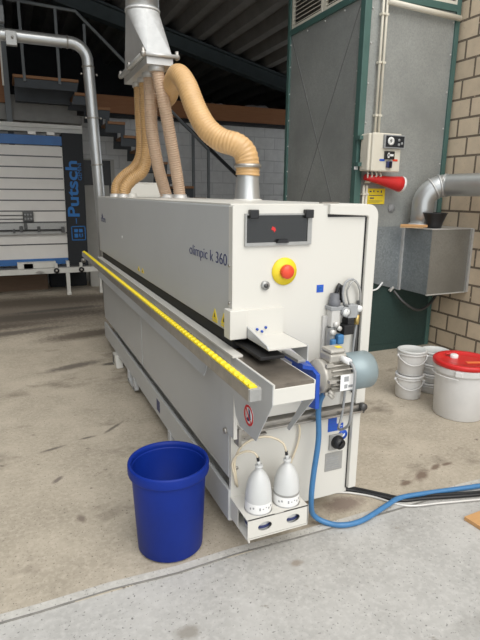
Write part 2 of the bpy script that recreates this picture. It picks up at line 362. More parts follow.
bm_ = box('lower_beam','sawwhite',sw,-3.0,.36,SY-.20,SY-.12,.315,.385,bevel=.004)
box('lower_shelf','dsteel',sw,-3.0,.20,SY-.12,SY,.30,.40)
for a,b2 in ((-.62,-.5),(-.70,-.20),(-.06,-.02)): box('lower_block','sawwhite',sw,a,b2,SY-.13,SY-.01,.39,.47 if b2!=-.5 else .455)
for xx in (-.205,.13):
    w = MB().disc((xx,SY-.215,.355),.036,'y',.03,20).build('roller_wheel','black',sw)
    MB().disc((xx,SY-.233,.355),.016,'y',.008,14).build('hub','steel',w)
    MB().box(xx-.02,xx+.02,SY-.19,SY-.15,.37,.45).build('wheel_bracket','sawwhite',w)
MB().prism([(-.48,.345),(-.44,.365),(-.36,.345),(-.40,.325)],'y',SY-.22,SY-.20).build('latch','steel',sw)
for xx in (-2.7,-.055,.40):
    lg_ = MB().box(xx-.025,xx+.025,SY-.19,SY-.13,.03,.32).build('leg','sawwhite',sw)
    MB().box(xx-.03,xx+.03,SY-.20,SY-.12,.0,.03).build('foot_plate','sawwhite',lg_)
gd = box('guide_rail','greyplate',sw,-3.0,-.03,SY-.05,SY-.004,.85,1.0)
MB().tube([(-3.0,SY-.07,.905),(-.08,SY-.07,.905)],.012,8).build('slide_rod','dsteel',gd)
for xx,zz,r in ((-.61,.925,.03),(-.55,.965,.03),(-.385,.92,.028),(-.07,.91,.03),(-.70,.90,.02)): MB().box(xx-r*.7,xx+r*.7,SY-.10,SY-.045,zz-r*1.3,zz+r*1.3).build('stop','dsteel',gd,.004)
cr = box('saw_carriage','dsteel',sw,-.575,-.44,SY-.06,SY,1.02,1.16,bevel=.008)
for k in range(3):
    for j in range(2): MB().disc((-.545+k*.037,SY-.064,1.06+j*.055),.014,'y',.01,12).build('fan_grille','lgrey',cr)
for z in (1.10,1.05): box('cable_track','dsteel',sw,-3.0,-.575,SY-.012,SY,z,z+.012)
tb = box('top_guide','sawwhite',sw,-3.0,.30,SY+.15,SY+.28,2.215,2.325,bevel=.004)
box('top_channel','sawwhite',tb,-3.0,.30,SY+.13,SY+.16,2.27,2.285)
for a in (-.42,-.18): box('top_clip','steel',tb,a,a+.10,SY+.05,SY+.16,2.17,2.21)
# things stored beneath and beside the saw
for k,(x0,x1,z0,z1,lab) in enumerate(((-1.05,-.30,0.0,.24,'long brown board leaning under the panel saw'),(-2.3,-1.1,0.0,.2,'darker brown board under the left end of the panel saw'))):
    tag(MB().box(x0,x1,6.42,6.46,z0,z1).build('wooden_board','brownb' if k==0 else 'wood'), lab, 'board')
tag(MB().box(-.26,.28,6.55,6.80,0,.27).build('storage_crate','charcoal',None,.01), 'dark blue crate on the floor under the panel saw','crate')
tag(MB().box(.32,.60,6.40,6.6,0,.30).build('white_board','doorw',None,.004), 'pale grey block standing behind the rear saw leg','block')

# hanging power socket at far left and its cable
hs = thing('hanging_socket','grey socket box hanging on a cable at upper left','socket',(-.66,5.2,3.2))
box('socket_box','lgrey',hs,-.70,-.60,5.15,5.25,3.25,3.42,bevel=.01)
MB().tube([(-.65,5.2,3.42),(-.66,5.2,4.3)],.012,8).build('cable','dsteel',hs)
MB().tube([(-.665,5.2,3.25),(-.672,5.2,2.6)],.010,8).build('pull_cord','sawwhite',hs)

# spiral steel pipe at the left
pp = thing('steel_duct_pipe','long galvanised steel pipe bending down behind the machine at left','pipe',(.2,4.3,0))
arc = [(-.012+.165*sin(a),4.3,2.745+.165*cos(a)) for a in [k*pi/2/10 for k in range(11)]]
MB().tube([(-3.2,4.3,2.91)]+arc+[(.17,4.3,2.3),(.20,4.3,1.42),(.245,4.3,.05)],.058,18).build('pipe','pipe',pp)
for p,q in (((-.05,4.3,2.91),(-.035,4.3,2.91)),((.153,4.3,2.70),(.153,4.3,2.685)),((.176,4.3,2.2),(.177,4.3,2.185)),((.19,4.3,1.72),(.191,4.3,1.705))):
    MB().tube([p,q],.064,18).build('clamp_ring','steel',pp)
for z,xx in ((2.62,.157),(2.19,.176)):
    for s in (-1,1): MB().sph((xx+s*.078,4.28,z),.012,8,6).build('clamp_bolt','steel',pp)
pb = MB().box(-.62,-.52,4.20,4.26,2.80,2.93).build('mount_plate','greyplate',pp,.004)
MB().sph((-.56,4.19,2.87),.012,8,6).build('mount_bolt','steel',pb)

# ------------------------------------------------------------------ edge banding machine
mc = thing('edge_banding_machine','long white edge banding machine with yellow roller rail in the hall centre','machine',(.3,1.55,0))
W, L, HT = .63, 3.125, 1.38
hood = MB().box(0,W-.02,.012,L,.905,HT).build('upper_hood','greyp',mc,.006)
ep = MB().prism([(-.003,.905),(-.003,HT-.004),(.002,HT+.001),(.590,HT+.001),(.590,.55),(.145,.55),(.145,.905)],'y',-.006,.03).build('end_panel','white',mc)
MB().box(.004,W-.03,.03,L-.02,HT,HT+.006).build('top_cover','white',hood)
# rounded outer frame (top strip, corner, right upright)
fo = []; r = .045
for k in range(9):
    a = k*pi/2/8; fo.append((W-.010-r+r*sin(a), HT+.005-r+r*cos(a)))
poly = [(.392,HT+.005)]+fo+[(W-.012,.545),(.572,.545),(.574,1.333),(.569,1.341),(.392,1.348)]
MB().prism(poly,'y',-.022,.20).build('outer_frame','white',mc,.003)
MB().box(.568,.5745,-.0085,0,.56,1.336).box(.392,.574,-.0085,0,1.337,1.3475).build('door_gap','black',mc)
# side lettering and stickers
text('lettering','olimpic k 360',.0640,'navy',hood,(-.0012,.500,1.158),LEFTF,xs=1.29,bold=-.0007)
text('lettering','scm',.075,'navy',hood,(-.0012,2.97,1.175),LEFTF,xs=1.9)
MB().prism([(2.935,1.22),(2.90,1.245),(2.865,1.22),(2.90,1.195)],'x',-.0015,.001).build('emblem','navy',hood)
def warn(y, z, w, h, sign):
    s = MB().prism([(y+w/2,z),(y-w/2,z),(y,z+h)],'x',-.0015,.001).build('warning_sticker','syellow',hood)
    MB().prism([(y+w*.12,z+h*.22),(y-w*.12,z+h*.18),(y-w*.02,z+h*.62)],'x',-.0022,0).build('pictogram','black',s)
warn(.180,.926,.060,.045,0); warn(.082,.928,.060,.045,1)
MB().box(-.0013,.001,.152,.210,.915,.922).build('warning_sticker','syellow',hood); MB().box(-.0013,.001,.055,.112,.917,.924).build('warning_sticker','syellow',hood)
warn(1.55,.934,.07,.03,0); warn(1.44,.936,.07,.03,1)
for y in (2.05,):
    MB().disc((-.001,y,1.11),.009,'x',.004,12).build('plug','wprint',hood)
for z in (1.165,1.025): MB().disc((-.004,.018,z),.006,'x',.008,10).build('side_screw','steel',ep)
# corner guard and bracket at the infeed
gd = MB().box(-.022,.047,-.032,.028,.895,1.005).build('infeed_guard','white',mc,.003)
box('guard_plate','white',gd,.047,.205,-.022,-.006,.90,1.0)
for x_,z_ in ((.092,.958),(.112,.948),(.128,.962)): MB().disc((x_,-.025,z_-.033),.005,'y',.006,10).build('bolt','mblue',gd)
tr = MB().box(.05,.205,-.205,-.02,.896,.901).build('infeed_shelf','white',mc)
MB().prism([(-.205,.901),(-.195,.910),(-.022,.940),(-.022,.901)],'x',.048,.053).build('side_flange','greyp',tr)
MB().prism([(-.208,.901),(-.02,.901),(-.02,.862),(-.208,.842)],'x',.2035,.2075).build('side_flange','greyp',tr)
for y_ in (-.19,-.05): MB().disc((.2095,y_,.88),.005,'x',.004,10).build('screw','steel',tr)
# infeed table and chute
tb = MB().box(-.017,.137,-.375,3.05,.772,.826).build('table_frame','white',mc,.002)
MB().box(-.017,-.011,-.375,3.05,.826,.841).box(.132,.137,-.375,-.02,.826,.838).build('table_edge','white',tb)
MB().box(-.011,.131,-.371,3.05,.826,.8395).build('table_top','table',tb)
gl = MB().prism([(-.375,.772),(-.375,.84),(-.03,.84),(-.06,.70),(-.085,.62),(-.125,.593),(-.262,.597)],'x',-.0195,-.0165).build('chute_side','greyp',tb)
ring = [(.041*cos(2*pi*k/32),.041*sin(2*pi*k/32)) for k in range(32)]
MB().disc((-.0205,-.203,.669),.038,'x',.001,28).build('sign_disc','wprint',gl)
MB().lathe([(.030,-.0006),(.038,-.0006),(.038,.0006),(.030,.0006),(.030,-.0006)],(-.0215,-.203,.669),'x',32).build('sign_ring','red',gl)
MB().prism([(-.185,.65),(-.20,.645),(-.222,.66),(-.214,.69),(-.20,.695),(-.206,.67)],'x',-.0218,-.0208).build('pictogram','navy',gl)
MB().bar((-.0222,-.178,.696),(-.0222,-.228,.642),.006,.0008,(1,0,0)).build('sign_bar','red',gl)
MB().prism([(-.372,.772),(-.218,.590),(-.200,.592),(-.300,.735),(-.318,.772)],'x',.1345,.1375).build('chute_side','greyp',tb)
MB().prism([(-.262,.775),(-.02,.775),(-.02,.62)],'x',.05,.06).build('chute_stay','greyp',tb)
box('support_strip','white',mc,-.031,.010,-.08,3.1,.841,.850,bevel=.001)
box('pressure_shoe','rubber',mc,.022,.118,-.20,.06,.862,.874,bevel=.002)
MB().box(.014,.14,.03,3.08,.842,.904).box(.14,.56,.03,3.08,.83,.904).build('pressure_beam','rubber',mc)
# yellow roller rail
rl = MB().box(-.108,-.064,-.386,3.60,.803,.846).build('support_rail','steel',mc,.002)
MB().box(-.106,-.066,-.392,-.386,.805,.844).build('end_cap','greyplate',rl,.001)
MB().box(-.103,-.077,-.384,3.60,.846,.850).build('roller_channel','yellow',rl)
ro = MB().lathe([(0,-.0105),(.0075,-.0105),(.0095,-.007),(.0095,.007),(.0075,.0105),(0,.0105)],(-.090,-.37,.8465),'x',12).build('roller','yellow',rl)
for k in range(1,100):
    c = ro.copy(); COL.objects.link(c); c.parent = rl; c.location = (0,.0400*k,0)
for y in (.12,1.1,2.1,2.95): MB().box(-.075,.0,y,y+.07,.768,.806).build('rail_bracket','greyp',mc)
MB().prism([(.002,.800),(-.042,.680),(-.037,.680),(.006,.796)],'y',.208,3.08).build('rail_skirt','greyp',mc)
# lower body
lb = MB().box(.085,.578,.018,3.09,.10,.822).build('lower_body','white',mc)
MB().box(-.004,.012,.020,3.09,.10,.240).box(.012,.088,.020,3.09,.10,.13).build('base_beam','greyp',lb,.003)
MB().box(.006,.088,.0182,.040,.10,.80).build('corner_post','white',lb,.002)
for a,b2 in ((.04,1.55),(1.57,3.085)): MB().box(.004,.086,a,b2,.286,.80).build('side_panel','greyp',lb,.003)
cv = MB().box(-.010,.006,-.042,.072,.500,.765).build('hinge_cover','greyp',mc,.002)
MB().box(-.011,.004,-.047,-.042,.500,.765).build('cover_edge','white',cv)
MB().disc((-.014,.032,.505),.012,'x',.012,14).build('latch_bolt','steel',cv)
MB().disc((.030,.014,.34),.006,'y',.008,10).build('side_bolt','steel',lb)
bk = MB().box(.018,.150,-.012,.018,.478,.484).box(.018,.150,.012,.018,.455,.50).box(.018,.03,-.03,.018,.455,.53).build('chute_bracket','steel',mc)
for x_ in (.06,.12): MB().disc((x_,.010,.468),.004,'y',.004,8).build('bolt','black',bk)
MB().box(.575,.615,-.004,.03,.126,.50).build('door_post','white',lb,.003)
MB().box(.571,.5755,.0155,.0185,.12,.50).build('door_gap','black',lb)
sr = MB().box(.11,.612,-.03,.018,.503,.512).box(.11,.612,-.03,.018,.530,.540).box(.11,.612,-.012,.018,.512,.530).build('profile_rail','steel',mc,.001)
MB().box(.606,.614,-.03,.018,.500,.543).build('end_cap','dsteel',sr)
ck = MB().lathe([(0,.0),(.016,.0),(.016,-.02),(0,-.02)],(.597,-.03,.535),'y',14,True,True).build('rail_knob','dsteel',mc)
# floor feet
for (x_,y_) in ((.03,2.5),(.03,.55),(.5,.30),(.5,2.5)):
    f_ = MB().lathe([(0,.002),(.045,.002),(.045,.014),(.012,.022),(.012,.10)],(x_+.06,y_,0),'z',20).build('levelling_foot','dsteel',lb)
ft = MB().prism([(2.40,0.0),(2.58,0.0),(2.56,.10),(2.44,.10)],'x',-.028,.03).build('floor_bracket','sawwhite',lb,.004)
MB().prism([(2.50,.02),(2.555,.02),(2.545,.085),(2.51,.085)],'x',-.031,-.027).build('bracket_slot','dsteel',ft)
for y in (1.98,.86):
    f2 = MB().box(-.012,.02,y,y+.05,.03,.115).box(-.012,.02,y-.20,y-.15,.03,.115).box(-.012,.02,y-.2,y+.05,.03,.05).build('lifting_pocket','greyp',lb,.003)
MB().box(-.0055,-.0035,1.10,1.17,.135,.205).build('blue_sticker','navy',lb)
# switch cabinet at the rear behind the hood
ec = MB().box(.28,.60,3.13,3.42,.10,1.50).build('switch_cabinet','white',mc,.006)
MB().box(.275,.605,3.128,3.425,1.50,1.512).build('cabinet_lid','white',ec,.003)
# suction spigot and caps on top
sp = MB().lathe([(.076,1.386),(.074,1.392),(.058,1.56),(.058,1.60)],(.545,1.08,0),'z',32).build('suction_spigot','pipe',mc)
MB().lathe([(.086,1.384),(.086,1.390),(.074,1.392)],(.545,1.08,0),'z',32,True,True).build('spigot_flange','white',sp)
MB().lathe([(.030,1.386),(.030,1.412),(.026,1.416),(0,1.416)],(.118,2.2,0),'z',18,True,True).build('port_cap','white',mc)
for (x_,y_) in ((.085,2.35),(.055,2.52),(.352,2.1),(.391,1.90)):
    MB().lathe([(.054,1.385),(.054,1.392),(.048,1.394),(.048,1.412)],(x_,y_,0),'z',20,True,True).build('hose_collar','pearl',mc)
MB().disc((.60,1.3,1.395),.03,'z',.02,14).build('clamp_knob','black',mc)
MB().bar((.40,.06,1.389),(.49,.08,1.389),.02,.006).build('top_handle','steel',mc)
# window on the end
vw = thing  # placeholder name kept local
wf = MB().box(.042,.318,-.016,-.006,1.236,1.248).box(.042,.318,-.016,-.006,1.346,1.352).box(.042,.048,-.016,-.006,1.248,1.346).box(.300,.318,-.016,-.006,1.248,1.346).build('viewing_window','greyplate',mc)
MB().box(.048,.300,-.013,-.0075,1.248,1.346).build('pane','tint',wf)
MB().box(.046,.302,-.0072,-.0062,1.246,1.348).build('window_back','black',wf)
for x_ in (.056,.283): MB().box(x_,x_+.034,-.030,-.006,1.335,1.366).build('hinge','black',wf,.003)
MB().prism([(.165,1.246),(.215,1.246),(.208,1.259),(.172,1.259)],'y',-.028,-.013).build('grip','black',wf)
MB().prism([(.146,1.294),(.156,1.291),(.160,1.284),(.166,1.292),(.163,1.301),(.152,1.306)],'y',-.0142,-.0132).build('red_mark','red',wf)
# emergency stop, key switch, sticker
es = MB().disc((.209,-.009,1.137),.052,'y',.006,40).build('emergency_stop','syellow',mc)
MB().lathe([(.014,-.012),(.014,-.018),(.027,-.018),(.027,-.030),(.022,-.037),(0,-.039)],(.213,0,1.137),'y',28).build('push_button','ored',es)
ks = MB().disc((.129,-.010,1.088),.017,'y',.010,24).build('key_lock','greyplate',mc)
MB().disc((.129,-.017,1.088),.008,'y',.008,16).build('key_slot','dsteel',ks)
bs = MB().box(.357,.388,-.0075,-.005,1.045,1.075).build('blue_sticker','sblue',mc)
MB().lathe([(.005,-.0004),(.009,-.0004),(.009,.0004),(.005,.0004),(.005,-.0004)],(.3725,-.0080,1.06),'y',20).build('pictogram','logo',bs)
# stickers, rotary switch, plate on lower end
s1 = MB().prism([(.462,.498),(.505,.498),(.505,.447),(.540,.447),(.540,.415),(.462,.415)],'y',.0155,.0185).build('notice_sticker','sblue',lb)
for z in (.487,.475,.462,.445,.433,.422):
    for a in (.467,.486): MB().box(a,a+.014,.0145,.016,z-.0035,z-.0015).build('print_line','logo',s1)
for z in (.437,.425): MB().box(.512,.535,.0145,.016,z-.003,z-.001).build('print_line','wprint',s1)
rs = MB().box(.470,.536,.008,.018,.328,.400).build('rotary_switch','greyplate',lb,.002)
MB().lathe([(.030,.008),(.030,-.002),(.024,-.006),(.024,-.022),(0,-.022)],(.506,0,.366),'y',24,True,True).build('knob','black',rs)
MB().bar((.498,-.026,.356),(.514,-.026,.378),.012,.010,(0,1,0)).build('knob_grip','black',rs)
sb = MB().disc((.541,.0165,.389),.024,'y',.002,24).build('round_sticker','sblue',lb)
MB().prism([(.533,.378),(.548,.382),(.552,.395),(.545,.393),(.541,.388),(.534,.392)],'y',.0145,.0155).build('pictogram','wprint',sb)
pl = MB().box(.456,.545,.0155,.0185,.224,.312).build('rating_plate','greyplate',lb)
for k in range(6): MB().box(.463,.463+random.uniform(.04,.073),.0148,.016,.236+.012*k,.240+.012*k).build('print_line','lgrey',pl)
# blue motor bracket + motor
mb = MB().prism([(-.187,.775),(-.192,.640),(-.140,.630),(.018,.635),(.018,.800),(-.100,.802)],'x',.258,.276).build('motor_bracket','mblue',mc,.003)
MB().prism([(.21,.815),(.258,.800),(.258,.786),(.21,.80)],'y',-.17,.0).build('bracket_arm','mblue',mb)
MB().box(.20,.235,-.15,-.02,.815,.828).build('slide_block','greyplate',mb,.003)
MY, MZ = -.14, .750
mo = MB().lathe([(0,.276),(.050,.276),(.053,.288),(.064,.290),(.066,.304),(.060,.308),(.062,.318),(.058,.322),(.058,.445),(.0,.445)],(0,MY,MZ),'x',36,True,True).build('drive_motor','alu',mc)
fn = MB()
for k in range(24):
    a = 2*pi*k/24
    if abs((a-pi/2+pi)%(2*pi)-pi) < .45: continue
    c_ = (MY+.063*cos(a), MZ+.063*sin(a)); d = Vector((0,cos(a),sin(a)))
    fn.bar((.320,c_[0],c_[1]),(.416,c_[0],c_[1]),.004,.018,d)
fn.build('cooling_fins','alu',mo)
MB().lathe([(.068,.416),(.074,.420),(.074,.516),(.068,.527),(.03,.529),(0,.529)],(0,MY,MZ),'x',36).build('fan_cowl','cowl',mo)
MB().lathe([(.060,.408),(.069,.414),(.069,.420),(.05,.420)],(0,MY,MZ),'x',30,True,True).build('cowl_gap','dsteel',mo)
tx = MB().box(.322,.398,MY-.038,MY+.038,MZ+.055,MZ+.090).build('terminal_box','alu',mo,.008)
MB().box(.325,.395,MY-.035,MY+.035,MZ+.090,MZ+.108).build('box_lid','alu',tx,.010)
MB().box(.365,.388,MY-.02,MY+.005,MZ+.1085,MZ+.1092).build('warning_sticker','syellow',tx)
MB().box(.345,.410,MY-.080,MY-.077,MZ-.040,MZ+.022).build('name_plate','wprint',mo)
MB().box(.360,.380,MY-.0805,MY-.079,MZ-.005,MZ+.015).box(.380,.407,MY-.0805,MY-.079,MZ-.03,MZ-.02).box(.362,.376,MY-.0805,MY-.079,MZ-.032,MZ-.016).build('print_mark','lgrey',mo)
MB().tube([(.375,MY-.035,MZ+.072),(.385,MY-.075,MZ+.068)],.012,12).build('cable_gland','wprint',mo)
for p in ((.297,MY-.05,MZ+.055),(.297,MY-.05,MZ-.055),(.297,MY-.074,MZ-.0)): MB().bar(p,(p[0]+.03,p[1],p[2]),.012,.012).build('flange_bolt','alu',mo)
for z_ in (MZ-.054,MZ-.042): MB().tube([(.312,MY-.055,z_),(.326,MY-.066,z_-.016)],.008,8).build('drain_plug','alu',mo)
MB().tube(spline([(.385,MY-.075,MZ+.068),(.395,MY-.095,MZ+.035),(.396,MY-.09,MZ-.08),(.415,MY-.05,MZ-.20),(.462,-.06,MZ-.285),(.497,-.03,MZ-.24),(.52,-.015,MZ-.10),(.535,-.010,MZ-.02)]),.0055,8).build('motor_cable','lgrey',mo)
# compressed air regulator
ar = MB().box(.418,.462,-.050,-.006,.905,.985).build('air_regulator','pearl',mc,.006)
MB().lathe([(.020,.985),(.024,.99),(.024,1.012),(.020,1.014),(.018,1.04),(0,1.04)],(.442,-.028,0),'z',18,True,True).build('regulator_cap','dcap',ar)
MB().box(.412,.474,-.052,-.006,.975,.992).build('sensor_block','lgrey',ar,.003)
MB().lathe([(0,-.010),(.017,-.010),(.017,-.004),(0,-.004)],(.480,-.052,.968),'y',24,True,True).build('gauge','clear',ar)
MB().lathe([(.017,-.012),(.020,-.012),(.020,.008),(.017,.008)],(.480,-.052,.968),'y',24,True,True).bar((.48,-.0632,.968),(.484,-.0632,.98),.002,.001).build('gauge_rim','lgrey',ar)
MB().lathe([(.0,.80),(.014,.80),(.019,.82),(.019,.905)],(.428,-.030,0),'z',18).build('filter_bowl','greyplate',ar)
for (x_,z_,r_) in ((.438,.92,.012),(.452,.903,.010),(.424,.888,.012)): MB().disc((x_,-.055,z_),r_,'y',.014,14).build('fitting','pearl',ar)
MB().box(.418,.440,-.062,-.02,.80,.86).box(.448,.478,-.06,-.03,.835,.875).build('blue_valve','hblue',ar,.006)
MB().box(.500,.548,-.045,-.006,.935,.990).build('pressure_switch','lgrey',ar,.004)
MB().box(.497,.530,-.05,-.006,.905,.935).box(.475,.522,-.06,-.006,.872,.912).build('switch_body','black',ar,.004)
MB().lathe([(0,.905),(.010,.905),(.012,.92),(.012,.945),(0,.945)],(.553,-.03,0),'z',12,True,True).build('brass_fitting','brass',ar)
MB().disc((.556,-.035,.972),.013,'y',.02,14).build('elbow_fitting','clear',ar)
MB().tube(spline([(.488,-.03,.99),(.478,-.03,1.04),(.490,-.028,1.082),(.525,-.026,1.092),(.560,-.024,1.06),(.572,-.022,1.0),(.560,-.020,.90),(.552,-.02,.78),(.548,-.02,.62)]),.0048,8).build('grey_tube','lgrey',ar)
MB().tube(spline([(.512,-.03,.99),(.498,-.03,1.05),(.53,-.03,1.088),(.563,-.03,1.04),(.566,-.03,.985)]),.0036,8).build('grey_tube','greyplate',ar)
MB().tube(spline([(.463,-.02,1.0),(.455,-.02,1.04),(.468,-.018,1.072),(.480,-.018,1.05),(.478,-.02,1.0)]),.008,8).build('black_tube','black',ar)
MB().tube([(.566,-.016,1.0),(.566,-.016,.60)],.006,8).build('riser_tube','dsteel',ar)
MB().box(.400,.438,-.02,-.006,.79,.95).build('backing_plate','pearl',ar,.002)
ar.location.x -= .013
# bottle rack
rk = thing  # local
def holed(x0,x1,z0,z1,hx,hz,rx,rz,y):
    """front sheet with oval openings (hx list)"""
    b_ = MB(); t = .003; xs = [x0]+[ (hx[i]+hx[i+1])/2 for i in range(len(hx)-1)]+[x1]
    for i,cx in enumerate(hx):
        a,c = xs[i],xs[i+1]; n = 32; ov = []; sq = []
        for k in range(n):
            an = 2*pi*k/n+pi/4*0; ov.append((cx+rx*cos(an),hz+rz*sin(an)))
            u,w = cos(an),sin(an); s_ = min((c-cx if u>0 else cx-a)/max(abs(u),1e-6),(z1-hz if w>0 else hz-z0)/max(abs(w),1e-6)); sq.append((cx+u*s_,hz+w*s_))
        for k in range(n):
            j=(k+1)%n
            b_.add([(ov[k][0],y,ov[k][1]),(ov[j][0],y,ov[j][1]),(sq[j][0],y,sq[j][1]),(sq[k][0],y,sq[k][1]),(ov[k][0],y+t,ov[k][1]),(ov[j][0],y+t,ov[j][1]),(sq[j][0],y+t,sq[j][1]),(sq[k][0],y+t,sq[k][1])],
                   [(0,1,2,3),(7,6,5,4),(0,4,5,1),(3,2,6,7)])
        for (px,pz) in ((a,z0),(c,z0),(c,z1),(a,z1)):   # fill the corners
            near = sorted(sq, key=lambda q:(q[0]-px)**2+(q[1]-pz)**2)[:2]
            b_.prism([near[0],(px,pz),near[1]],'y',y,y+t)
    return b_
BX = (.080,.205); BY = -.088
rb = holed(.006,.274,.128,.208,BX,.166,.030,.019,-.152).build('bottle_rack','white',mc)
top = MB()
for i,cx in enumerate(BX):
    a,c = (.004,.1425) if i==0 else (.1425,.272); n=32; rr=.0555
    for k in range(n):
        def pt(kk):
            an=2*pi*kk/n; u,w=cos(an),sin(an); s_=min((c-cx if u>0 else cx-a)/max(abs(u),1e-6),(.018-BY if w>0 else BY+.152)/max(abs(w),1e-6)); return (cx+rr*u,BY+rr*w),(cx+u*s_,BY+w*s_)
        (o1,s1_),(o2,s2_) = pt(k),pt(k+1)
        top.prism([o1,o2,s2_,s1_],'z',.205,.208)
    for (px,py) in ((a,-.152),(c,-.152),(c,.018),(a,.018)):
        pts=[]
        for k in range(n):
            an=2*pi*k/n; u,w=cos(an),sin(an); s_=min((c-cx if u>0 else cx-a)/max(abs(u),1e-6),(.018-BY if w>0 else BY+.152)/max(abs(w),1e-6)); pts.append((cx+u*s_,BY+w*s_))
        nr=sorted(pts,key=lambda q:(q[0]-px)**2+(q[1]-py)**2)[:2]; top.prism([nr[0],(px,py),nr[1]],'z',.205,.208)
top.build('top_plate','white',rb)
MB().box(.004,.272,-.152,.018,.120,.125).box(.004,.007,-.06,.018,.125,.205).box(.269,.272,-.152,.018,.125,.205).build('lower_plate','white',rb)
MB().box(.004,.010,-.165,-.150,.120,.127).build('rack_lip','white',rb)

# two spray bottles in the rack
def bottle(cx, liquid, label):
    t = thing('spray_liquid_bottle', label, 'bottle', (cx,BY,.1255), 'liquid bottles in the white rack')
    MB().lathe([(0,.126),(.047,.126),(.052,.131),(.053,.262),(.0525,.275),(.049,.305),(.042,.333),(.031,.356),(.020,.370),(.013,.377),(.013,.385),(.016,.387),(.016,.396),(0,.396)],(cx,BY,0),'z',32).build('body','bottle',t)
    lb_ = MB().lathe([(.0535,.212),(.0538,.214),(.0538,.250),(.0535,.252)],(cx,BY,0),'z',32).build('paper_label','wprint',t)
    for k in range(9):
        a = R(-150+k*14); q=(cx+.0541*cos(a),BY+.0541*sin(a))
        MB().bar((q[0],q[1],.228+.004*(k%3)),(q[0],q[1],.236+.004*(k%2)),.006,.0008,(cos(a),sin(a),0)).build('print_mark','lgrey',lb_)
    if liquid:
        MB().lathe([(.0535,.253),(.0537,.254),(.0535,.261),(.0530,.262)],(cx,BY,0),'z',32).build('liquid_line','greyplate',t)
    MB().lathe([(.0534,.150),(.0540,.151),(.0540,.162),(.0534,.163)],(cx,BY,0),'z',32).build('blue_band','navy',t)
    MB().tube([(cx,BY,.396),(cx-.004,BY,.414)],.0075,10).build('neck_fitting','bottle',t)
    MB().tube([(cx-.004,BY,.414),(cx-.006,BY,.430)],.006,10).build('hose_fitting','black',t)
    return t
b1 = bottle(BX[0], False, 'left milky spray bottle in the low white rack, shorter looped tube')
MB().tube(spline([(.074,BY,.428),(.064,BY+.01,.446),(.038,BY+.03,.448),(.010,BY+.06,.42),(.000,BY+.08,.375),(.010,BY+.08,.325),(.022,.006,.27)]),.0048,8).build('tube','tube',b1)
b2_ = bottle(BX[1], True, 'right milky spray bottle in the low white rack, visible liquid level')
MB().tube(spline([(.199,BY,.428),(.189,BY+.01,.462),(.145,BY+.03,.488),(.09,BY+.05,.485),(.036,BY+.07,.45),(.012,BY+.08,.39),(.016,BY+.082,.33),(.03,.006,.26)]),.0048,8).build('tube','tube',b2_)
tg = MB().tube(spline([(.285,.008,.56),(.305,.004,.50),(.312,.002,.44),(.300,.004,.38),(.275,.008,.31),(.26,.012,.26)]),.0048,8).build('spray_tube','tube',mc)
MB().tube([(.29,.005,.49),(.315,-.002,.492)],.004,8).sph((.325,.0,.493),.008,8,6).build('tube_clip','pearl',mc)

# ------------------------------------------------------------------ extraction hopper and hoses above the machine
hp = thing('extraction_hopper','galvanised tapered suction hopper hanging above the machine','hopper',(.22,2.1,2.22))
X0,X1,Y0,Y1,Z0 = .138,.296,1.71,2.40,2.262
mm = MB(); n = 10
corner = [(X1,Y1),(X0,Y1),(X0,Y0),(X1,Y0)]
def rim(t): return (.212+.112*cos(t), 2.1+.112*sin(t), 2.60)
for q in range(4):        # square-to-round transition: a fan at each corner, a flat triangle on each side
    c = (*corner[q],Z0); arc_ = [rim(pi/2*q+pi/2*k/n) for k in range(n+1)]
    mm.add([c]+arc_, [(0,k,k+1) for k in range(1,n+1)], True)
    mm.add([c,(*corner[(q+1)%4],Z0),rim(pi/2*(q+1))], [(0,1,2)])
mm.build('hopper_body','zinc',hp)
MB().tube([(.212,2.1,2.60),(.212,2.1,4.30)],.112,28).build('riser_pipe','pipe',hp)
MB().tube([(.212,2.1,2.60),(.212,2.1,2.615)],.118,28).build('collar','zinc',hp)
fl = MB().box(X0-.012,X1+.012,Y0-.012,Y1+.012,2.245,2.262).build('hopper_flange','zinc',hp,.002)
MB().box(X0-.005,X1+.005,Y0-.005,Y1+.005,2.20,2.242).build('bottom_tray','zinc',fl)
for p in ((X0-.03,Y0-.02),(X1+.03,Y0-.01),(X0-.03,Y1),(X0-.03,2.1)): MB().tube([(p[0],p[1],2.235),(p[0],p[1],2.285)],.012,8).sph((p[0],p[1],2.252),.02,8,6).build('clamp_bolt','steel',fl)
MB().tube([(X0-.03,Y0-.02,2.252),(X0-.03,Y1,2.252)],.014,8).build('clamp_rail','zinc',fl)
MB().tube([(X0-.03,Y0-.022,2.252),(X1+.03,Y0-.022,2.252)],.012,8).build('clamp_rail','zinc',fl)
for (x_,y_) in ((.212,1.775),(.215,1.97),(.226,2.15),(.226,2.32),(.245,2.25)): MB().tube([(x_,y_,2.17),(x_,y_,2.215)],.052,18).build('spigot','zinc',fl)
def hose(pts, r, mt, label, pitch=.015, amp=.0055, taper=1.):
    P = spline(pts,.02)
    # resample at equal arclength
    ln=[0]
    for i in range(1,len(P)): ln.append(ln[-1]+(P[i]-P[i-1]).length)
    Q=[]; k=0; s_=0
    while s_<ln[-1]:
        while ln[k+1]<s_: k+=1
        t=(s_-ln[k])/max(1e-9,ln[k+1]-ln[k]); Q.append(P[k].lerp(P[k+1],t)); s_+=pitch/4
    o = MB().tube(Q,r,20,rf=lambda i: r*(taper+(1-taper)*min(1,i/len(Q)))+amp*[0,.75,1,.75][i%4]-amp*.5).build('suction_hose',mt)
    return tag(o,label,'hose','suction hoses between hopper and machine')
hose([(.212,1.775,2.215),(.228,1.775,2.12),(.255,1.78,2.0),(.330,1.85,1.70),(.375,1.89,1.50),(.391,1.90,1.385)],.040,'rose','rosy ribbed hose, nearest and rightmost of the four upright hoses')
